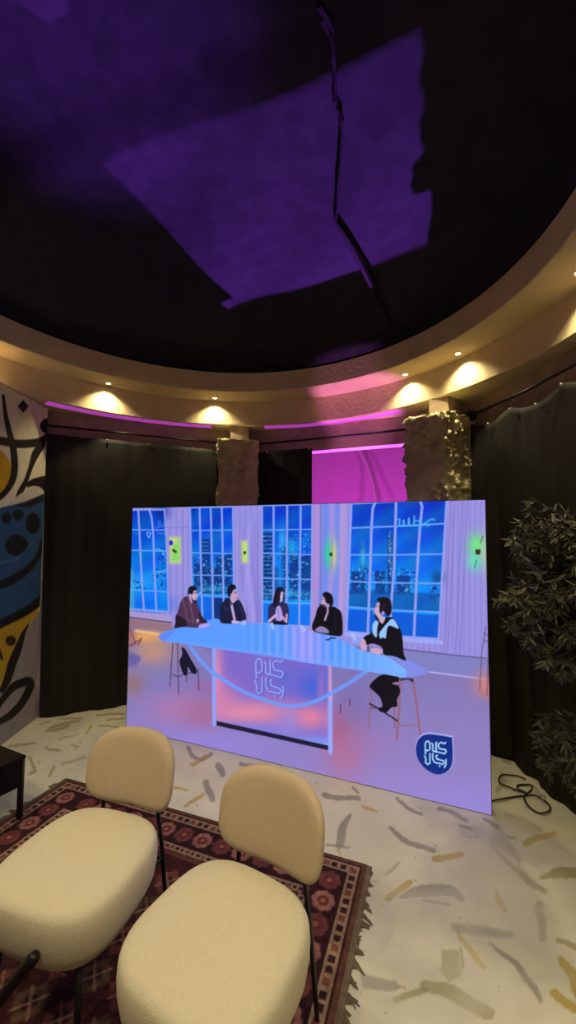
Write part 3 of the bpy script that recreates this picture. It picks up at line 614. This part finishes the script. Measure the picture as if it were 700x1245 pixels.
P.line(s8([(0,440),(50,425)]), 5, (130,170,250), 3, .7)
for l in [[(330,758),(332,764)],[(366,762),(370,766)],[(428,771),(431,777)]]: P.line(l, 4, (170,196,255), 1.5, .8)
P.line([(414,856),(413.5,867)], 1.2, (96,50,80)); P.line([(425,850),(425,858)], 1.2, (96,50,80))
# badge
sb = lambda p: crop(p, 500, 885, 11.67)
tear = [(240,84),(400,104),(575,135),(586,300),(588,450),(562,560),(500,630),(400,665),(300,650),(180,570),(100,470),(65,370),(60,270),(90,170),(150,110)]
P.spoly([(x+.3, y-.2) for x, y in sb([((x-330)*1.045+330, (y-370)*1.045+362) for x, y in tear[:2]+[tear[2]]*4+tear[3:]])], (176, 176, 240), 1.2)
P.spoly(sb(tear[:2]+[tear[2]]*4+tear[3:]), (10, 42, 132), 1)
for l in LET: P.line(sb(l), 1.65, (176, 222, 252), .9, 1)
# pixel-column banding of the LED wall
band = (np.sin(px*3.0)*4*np.clip((px-380)/120, 0, 1))[:, None]; P.c = np.clip(P.c+band, 0, 255)
sc = thing('led_screen', 'large free-standing video screen showing five people at a studio table', 'screen', (0, 0, 0))
cof = co - np.array(ux)*0 + np.array(nrm)*.0
grid_mesh('display', cof, nu, nv, P.c, vmat('screen_pixels', .45, emission=True, estr=1.0, spec=.12), sc)
bm = bmesh.new(); T_ = .085
q = [A_-ux*.004-nrm*.001, B_+ux*.004-nrm*.001, B_+ux*.004-nrm*T_, A_-ux*.004-nrm*T_]
prism(bm, [(p.x, p.y) for p in q], .0, HT+.004); obj('cabinet', bm, M['led_back'], sc)
for s in (.2, .5, .8):
    p = A_+ux*W_*s-nrm*T_; f = p-nrm*.38
    bm = bmesh.new(); tube(bm, [(p.x, p.y, 1.45), (f.x, f.y, .02)], .016); tube(bm, [(p.x, p.y, .03), (f.x, f.y, .02)], .016); obj('back_brace', bm, M['black'], sc)

# ================================================================== RUG
rc = Vector((.395, 2.035)); ru = Vector((-.938, .346)); rv = Vector((-.346, -.938)); RL, RW = 1.93, 2.35
uu = np.arange(0, RL+.001, .0055); vv = np.arange(0, RW+.001, .0055); UU, VV = np.meshgrid(uu, vv); x, y = UU.ravel(), VV.ravel()
P = Paint(x, y, (74, 36, 42)); e = np.minimum(np.minimum(x, RL-x), np.minimum(y, RW-y)); al = np.where(np.minimum(x, RL-x) < np.minimum(y, RW-y), y, x)
def setc(mask, c): P.c[mask] = c
setc(e < .022, (96, 66, 54)); setc((e > .022) & (e < .03), (48, 26, 26))
def sqband(lo, hi, per):
    setc((e > lo) & (e < hi), (150, 122, 104)); f = (al/per) % 1; k = np.floor(al/per) % 3
    m_ = (e > lo+.009) & (e < hi-.009) & (np.abs(f-.5) < .33) & ((np.abs(f-.5)/.33)**4+((e-(lo+hi)/2)/((hi-lo)/2-.009))**4 < 1.2); setc(m_ & (k != 1), (58, 32, 38)); setc(m_ & (k == 1), (120, 70, 62))
    setc((e > lo-.005) & (e < lo), (44, 24, 26)); setc((e > hi) & (e < hi+.005), (44, 24, 26))
sqband(.032, .078, .042)
setc((e > .083) & (e < .215), (54, 28, 34))
sqband(.222, .262, .030)
setc((e > .267) & (e < .29), (104, 60, 56))
inside = e >= .29; setc(inside, (66, 34, 36))
def rosette(cx, cy, R, c1, c2, n=8):
    for k in range(n):
        a = 2*math.pi*k/n; P.ell(cx+R*.62*math.cos(a), cy+R*.62*math.sin(a), R*.36, R*.36, c1, .006, 1, 0, 10)
    P.ell(cx, cy, R*.68, R*.68, c1, .006); P.ell(cx, cy, R*.46, R*.46, c2, .006); P.ell(cx, cy, R*.22, R*.22, (160, 104, 84), .006)
mid = .149; alt = 0
for fixed in (mid, RL-mid):
    for t_ in np.arange(.149, RW-.1, .113):
        rosette(fixed, t_, .054, (150, 102, 94) if alt % 2 else (112, 62, 64), (98, 48, 50)); alt += 1
for fixed in (mid, RW-mid):
    for t_ in np.arange(.149+.113, RL-.2, .113):
        rosette(t_, fixed, .054, (150, 102, 94) if alt % 2 else (112, 62, 64), (98, 48, 50)); alt += 1
for i in range(9):
    for j in range(12):
        cx, cy = .42+i*.14, .42+j*.14
        if cx < RL-.33 and cy < RW-.33:
            P.poly([(cx, cy-.07), (cx+.07, cy), (cx, cy+.07), (cx-.07, cy)], (116, 64, 60) if (i+j) % 2 else (92, 74, 58), .008, .85); P.ell(cx, cy, .026, .026, (50, 28, 40), .006)
            for q_ in range(4): P.line([(cx, cy), (cx+.055*math.cos(q_*1.57+.78), cy+.055*math.sin(q_*1.57+.78))], .008, (148, 112, 90), .006)
nzr = rng.normal(0, 5, len(x))[:, None]; P.c = np.clip(P.c+nzr, 0, 255)
zr = .012+.002*np.sin(x*7)*np.sin(y*5)
co = np.stack([rc.x+ru.x*x+rv.x*y, rc.y+ru.y*x+rv.y*y, zr], 1)
rug = thing('patterned_rug', 'maroon patterned rug with rosette border lying under the two cream chairs', 'rug')
grid_mesh('pile', co, len(uu), len(vv), P.c, vmat('rug_pile', .95, bump=.6, bscale=120, noise=.35, nscale=35, spec=.1), rug)
bm = bmesh.new(); prism(bm, [tuple(rc), tuple(rc+ru*RL), tuple(rc+ru*RL+rv*RW), tuple(rc+rv*RW)], .001, .0085); obj('backing', bm, M['fringe'], rug)
for side in (0, 1):
    bm = bmesh.new(); d = -ru if side == 0 else ru; base = rc if side == 0 else rc+ru*RL; t_ = 0
    while t_ < RW-.03:
        w = random.uniform(.015, .04); L = random.uniform(.03, .075); sk = random.uniform(-.02, .05)
        for k in range(3):
            a = base+rv*(t_+w*k/3); b = base+rv*(t_+w*(k+1.3)/3); tip = base+rv*(t_+w*.5+sk+random.uniform(-.01, .01))+d*L*random.uniform(.8, 1)
            v = [bm.verts.new((p.x, p.y, z)) for p, z in ((a, .011), (b, .011), (tip, .004), (tip+rv*.003, .002))]; bm.faces.new((v[0], v[1], v[3], v[2]))
            v2 = [bm.verts.new((p.x, p.y, z)) for p, z in ((a, .004), (b, .004), (tip, .0015))]; bm.faces.new(v2)
        t_ += w*random.uniform(.75, 1.05)
    a, b = base, base+rv*RW
    prism(bm, [tuple(a), tuple(b), tuple(b+d*.022), tuple(a+d*.022)], .001, .009)
    f_ = obj('fringe', bm, M['fringe'], rug); f_['kind'] = 'stuff'

# ================================================================== CHAIRS
def sup(n, hw, hd, p=2.9):
    out = []
    for k in range(n):
        a = 2*math.pi*k/n; c, s = math.cos(a), math.sin(a)
        out.append((hw*math.copysign(abs(c)**(2/p), c), hd*math.copysign(abs(s)**(2/p), s)))
    return out
def lounge_chair(label, loc, rz):
    t = thing('lounge_chair', label, 'chair', loc, rz)
    # seat cushion
    zb, zt = .265, .452; n = 72; bm = bmesh.new(); rings = []
    prof = [(.0, zb), (.5, zb), (.78, zb+.002), (.90, zb+.018), (.965, zb+.055), (.995, zb+.10), (1, zb+.135), (.99, zt-.024), (.965, zt-.009), (.90, zt+.002), (.70, zt+.009), (.4, zt+.013), (0, zt+.014)]
    for f, z in prof[1:-1]:
        ring = []
        for x, y in sup(n, .242, .238, 3.1):
            taper = 1+.02*(-y/.24); ring.append(bm.verts.new((x*f*taper, y*f, z)))
        rings.append(ring)
    for A, B in zip(rings, rings[1:]):
        for k in range(n): bm.faces.new((A[k], A[(k+1) % n], B[(k+1) % n], B[k]))
    c0 = bm.verts.new((0, 0, zb)); c1 = bm.verts.new((0, 0, zt+.014))
    for k in range(n): bm.faces.new((rings[0][(k+1) % n], rings[0][k], c0)); bm.faces.new((rings[-1][k], rings[-1][(k+1) % n], c1))
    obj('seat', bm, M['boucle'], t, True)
    # curved backrest pad
    bm = bmesh.new(); HW, HH, TH = .212, .146, .030; nr = 12; R_ = []
    def place(x, z, s):
        y0 = .275 + .02 + .10*(z+HH)/ (2*HH)*.5 - 1.35*x*x
        zz = .582 + z - .14*x*x
        return (x*.985, y0+s, zz)
    lay = [(0, -1)] + [(f, s) for f, s in ((.5, -1), (.8, -.97), (.93, -.80), (.985, -.45), (1, 0), (.985, .45), (.93, .8), (.8, .97), (.5, 1))]
    for f, s in lay[1:]:
        R_.append([bm.verts.new(place(x*f, z*f, s*TH)) for x, z in sup(64, HW, HH, 3.2)])
    for A, B in zip(R_, R_[1:]):
        for k in range(64): bm.faces.new((A[k], A[(k+1) % 64], B[(k+1) % 64], B[k]))
    for R1, s in ((R_[0], -1), (R_[-1], 1)):
        inner = [bm.verts.new(place(x*.25, z*.25, s*TH)) for x, z in sup(64, HW, HH, 3.2)]; cc = bm.verts.new(place(0, 0, s*TH))
        for k in range(64): bm.faces.new((R1[k], R1[(k+1) % 64], inner[(k+1) % 64], inner[k])); bm.faces.new((inner[k], inner[(k+1) % 64], cc))
    obj('backrest', bm, M['boucle_shade'], t, True)
    for s in (-1, 1):
        bm = bmesh.new(); tube(bm, spline([(s*.165, .31, .0), (s*.15, .285, .30), (s*.135, .276, .44), (s*.135, .285, .50)], 5), .0085, 10); obj('rear_leg', bm, M['black'], t, True)
    for s in (-1, 1):
        bm = bmesh.new(); tube(bm, [(s*.155, -.155, .27), (s*.175, -.175, .0)], .0095, 12); obj('front_leg', bm, M['black'], t, True)
    bm = bmesh.new(); tube(bm, [(-.15, .285, .255), (-.13, -.17, .255), (.13, -.17, .255), (.15, .285, .255), (-.15, .285, .255)], .009); obj('under_frame', bm, M['black'], t)
    return t
def on_floor_rot(c, rz): return (c[0], c[1], .012), rz
lounge_chair('cream boucle lounge chair nearer the black side table, left of the pair', (-.735, 1.50, .015), math.radians(-16.5))
lounge_chair('cream boucle lounge chair in the foreground, right of the pair, near the rug corner', (-.190, 1.225, .015), math.radians(-30))
bm = bmesh.new(); a = Vector((-.722, 1.238, .378)); b = on_z(-62, 1292, .028); d = b-a
tube(bm, [a, a+d*.008, a+d*.025, a+d*.045, a+d*.9, b], [.007, .013, .0165, .0175, .0175, .0175], 16)
tag(obj('black_tube', bm, M['black'], None, True), 'round-ended black tube slanting up to the front of the left cream chair', 'tube')

# ================================================================== SIDE TABLE
t = thing('side_table', 'low black side table with glossy top at the left picture edge', 'table', (-1.47, 2.33, 0))
d1 = Vector((-.90, .43)); d2 = Vector((-.50, -.866)); W1, W2 = .5, .45; c = Vector((0, 0))
P4 = lambda e: [tuple(c-d1*e-d2*e), tuple(c+d1*(W1+e)-d2*e), tuple(c+d1*(W1+e)+d2*(W2+e)), tuple(c-d1*e+d2*(W2+e))]
bm = bmesh.new(); prism(bm, P4(.006), .338, .352); obj('top', bm, M['glass'], t)
bm = bmesh.new(); prism(bm, P4(-.004), .19, .3385); obj('apron', bm, M['glass'], t)
for a, b in ((0, 0), (1, 0), (1, 1), (0, 1)):
    q = c+d1*(W1*a)+d2*(W2*b); q = q+(c+d1*W1/2+d2*W2/2-q).normalized()*.012
    zf = .014 if (a, b) in ((0, 0), (0, 1)) else 0.
    bm = bmesh.new(); box(bm, q.x-.012, q.x+.012, q.y-.012, q.y+.012, zf, .338, .002); obj('leg', bm, M['black'], t)

# ================================================================== CABLE
cc = lambda p: [Vector((*on_z(600+x/7, 900+y/7, 0)[:2], .008+.004*(k % 3))) for k, (x, y) in enumerate(p)]
t = thing('black_cable', 'coiled black cable with a pale wire lying on the floor at the curtain hem', 'cable')
bm = bmesh.new(); tube(bm, spline(cc([(-60,545),(0,530),(60,525),(150,497),(260,490),(360,495),(450,540),(484,595),(455,635),(380,630),(300,580),(262,520),(262,480),(320,440),(320,405),(255,388),(205,400),(210,435),(270,455),(190,440),(120,415),(60,380),(45,345),(75,315),(150,308),(220,325),(275,355)]), 8), .0048, 8); obj('cord', bm, M['rubber'], t, True)
bm = bmesh.new(); tube(bm, spline([(p.x, p.y, p.z+.014) for p in cc([(320,410),(350,430),(375,470),(400,510),(425,545),(440,515),(400,500)])], 5), .004, 6); obj('pale_wire', bm, M['wirew'], t, True)

# ================================================================== OLIVE TREE
t = thing('olive_tree', 'potted artificial olive tree with narrow dusty leaves before the right curtain', 'tree', (1.72, 1.72, 0))
bm = bmesh.new(); R = []
for r, z in ((.0, .0), (.12, 0), (.155, .26), (.165, .28), (.150, .28), (.14, .24)): R.append([bm.verts.new((r*math.cos(k*.2618), r*math.sin(k*.2618), z)) for k in range(24)] if r else None)
for A, B in zip(R[1:], R[2:]):
    for k in range(24): bm.faces.new((A[k], A[(k+1) % 24], B[(k+1) % 24], B[k]))
bm.faces.new(R[1]); obj('pot', bm, M['pot'], t)
bm = bmesh.new(); bmesh.ops.create_cone(bm, cap_ends=True, segments=24, radius1=.14, radius2=.143, depth=.02, matrix=Matrix.Translation((0, 0, .24))); obj('soil', bm, M['soil'], t)
O = Vector((1.72, 1.72, 0)); trunk = spline([(0, 0, .24), (-.05, .03, .6), (-.10, .1, .95), (-.18, .16, 1.25), (-.26, .2, 1.55)], 6)
bm = bmesh.new(); tube(bm, trunk, [.022-.014*k/len(trunk) for k in range(len(trunk))], 10); obj('trunk', bm, M['bark'], t, True)
bb = bmesh.new(); lb = bmesh.new()
def leaf(p, d, L):
    d = d.normalized(); s = d.cross(Vector((random.gauss(0, 1), random.gauss(0, 1), random.gauss(0, 1)))).normalized(); n = s.cross(d)
    w = L*random.uniform(.085, .13); cu = random.uniform(-.25, .35)*L
    mid = [(0, .12), (.3, .85), (.6, .95), (.85, .5)]; Lf = []; Rt = []; Ce = []
    for u, ww in mid:
        c_ = p+d*L*u+n*cu*u*u; Ce.append(lb.verts.new(c_)); Lf.append(lb.verts.new(c_+s*w*ww+n*w*.3)); Rt.append(lb.verts.new(c_-s*w*ww+n*w*.3))
    tip = lb.verts.new(p+d*L+n*cu)
    for i in range(3):
        lb.faces.new((Ce[i], Ce[i+1], Lf[i+1], Lf[i])); lb.faces.new((Ce[i+1], Ce[i], Rt[i], Rt[i+1]))
    lb.faces.new((Ce[3], tip, Lf[3])); lb.faces.new((Ce[3], Rt[3], tip))
def cluster(cx, cy, cz, rx, ry, rz, n, src, seed):
    r = random.Random(seed)
    for k in range(n):
        while True:
            q = Vector((r.uniform(-1, 1), r.uniform(-1, 1), r.uniform(-1, 1)))
            if .25 < q.length < 1 and not (cx+q.x*rx > 1.44 and cy+q.y*ry > 1.88): break
        end = Vector((cx+q.x*rx, cy+q.y*ry, cz+q.z*rz))-O
        a = src(r)
        m_ = (a+end)*.5+Vector((0, 0, .04)); path = spline([a, m_, end, end+Vector((q.x*.03, q.y*.03, -.03-.02*r.random()))], 5)
        tube(bb, path, [.004-.0025*i/len(path) for i in range(len(path))], 5)
        for i in range(len(path)//3, len(path)-1):
            dd = (path[i+1]-path[i]).normalized()
            for s in range(3):
                sd = Vector((r.gauss(0, 1), r.gauss(0, 1), r.gauss(0, .7))).normalized()
                leaf(path[i]+(path[i+1]-path[i])*r.random(), dd*.55+sd*.9+Vector((0, 0, -.1)), r.uniform(.038, .066))
src1 = lambda r: trunk[r.randrange(len(trunk)//2, len(trunk))].copy()
src2 = lambda r: trunk[r.randrange(3, 8)].copy()
cluster(1.41, 1.94, H-.26, .36, .26, .38, 190, src1, 5)
cluster(1.27, 1.96, H+.02, .18, .15, .17, 36, src1, 9)
cluster(1.34, 1.95, H-.45, .2, .18, .18, 34, src1, 13)
cluster(1.44, 2.0, H-1.0, .19, .14, .22, 42, src2, 21)
obj('branches', bb, M['bark'], t, True); obj('foliage', lb, M['leaf'], t)

# ================================================================== OUTSIDE: tent lining seen through the opening
bm = bmesh.new(); R = []
for k in range(15):
    a = k/14; yy = 9.4; zz = 5.2*math.sin(a*math.pi/2)
    R.append([bm.verts.new((x, yy-3.4*(1-math.cos(a*math.pi/2))+.25*math.sin(x*1.2), zz)) for x in np.linspace(-4.5, 6.5, 23)])
for A, B in zip(R, R[1:]):
    for i in range(22): bm.faces.new((A[i], A[i+1], B[i+1], B[i]))
bmesh.ops.recalc_face_normals(bm, faces=bm.faces); bmesh.ops.solidify(bm, geom=bm.faces[:], thickness=.01)
obj('wall_outside', bm, M['pink']).name = 'wall_outside'; struct(bpy.data.objects['wall_outside'])
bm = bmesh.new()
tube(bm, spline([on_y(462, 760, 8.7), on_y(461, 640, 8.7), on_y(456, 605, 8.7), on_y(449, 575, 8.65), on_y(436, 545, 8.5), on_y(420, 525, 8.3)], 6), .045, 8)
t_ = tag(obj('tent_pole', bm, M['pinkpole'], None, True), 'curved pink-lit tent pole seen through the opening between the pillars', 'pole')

# ================================================================== LIGHTS
PUR = (.44, .09, 1.0)
spot('outside_purple_flood', (2.28, 8.5, .06), (.10, 1.9, H+1.6), 15000, PUR, 21, .25, .03)
spot('ground_purple_flood', (-.95, .75, .05), (-.80, 1.20, H+1.6), 1100, PUR, 28, 1., .05)
spot('behind_screen_flood', (.25, 3.45, .12), (.66, 3.72, ZB), 520, (1, .28, .90), 20, .6, .03)
for x_ in (-.5, 1.4, 3.2): spot('tent_wall_wash', (x_, 6.6, .1), (x_+.3, 9.4, 1.6), 185, (1, .13, .95), 110, .8, .1)
w = bpy.data.worlds.new('world'); bpy.context.scene.world = w; w.use_nodes = True
w.node_tree.nodes['Background'].inputs[0].default_value = (1, .82, .60, 1); w.node_tree.nodes['Background'].inputs[1].default_value = .07

# ================================================================== CAMERA AND SCALE
cd = bpy.data.cameras.new('camera'); cam = bpy.data.objects.new('camera', cd); col.objects.link(cam)
cd.sensor_fit = 'VERTICAL'; cd.sensor_height = 36; cd.lens = F/1245*36; cd.clip_start = .02
cam.matrix_world = Matrix(((RI[0], UP[0], -FW[0], 0), (RI[1], UP[1], -FW[1], 0), (RI[2], UP[2], -FW[2], H), (0, 0, 0, 1)))
bpy.context.scene.camera = cam
done = set()
for o in list(bpy.data.objects):
    o.location = o.location*SC
    if o.type == 'MESH' and o.data.name not in done: o.data.transform(Matrix.Scale(SC, 4)); done.add(o.data.name)
    if o.type == 'LIGHT': o.data.shadow_soft_size *= SC
vs = bpy.context.scene.view_settings; vs.view_transform = 'Standard'; vs.look = 'None'; vs.exposure = 0; vs.gamma = 1; vs.use_curve_mapping = False
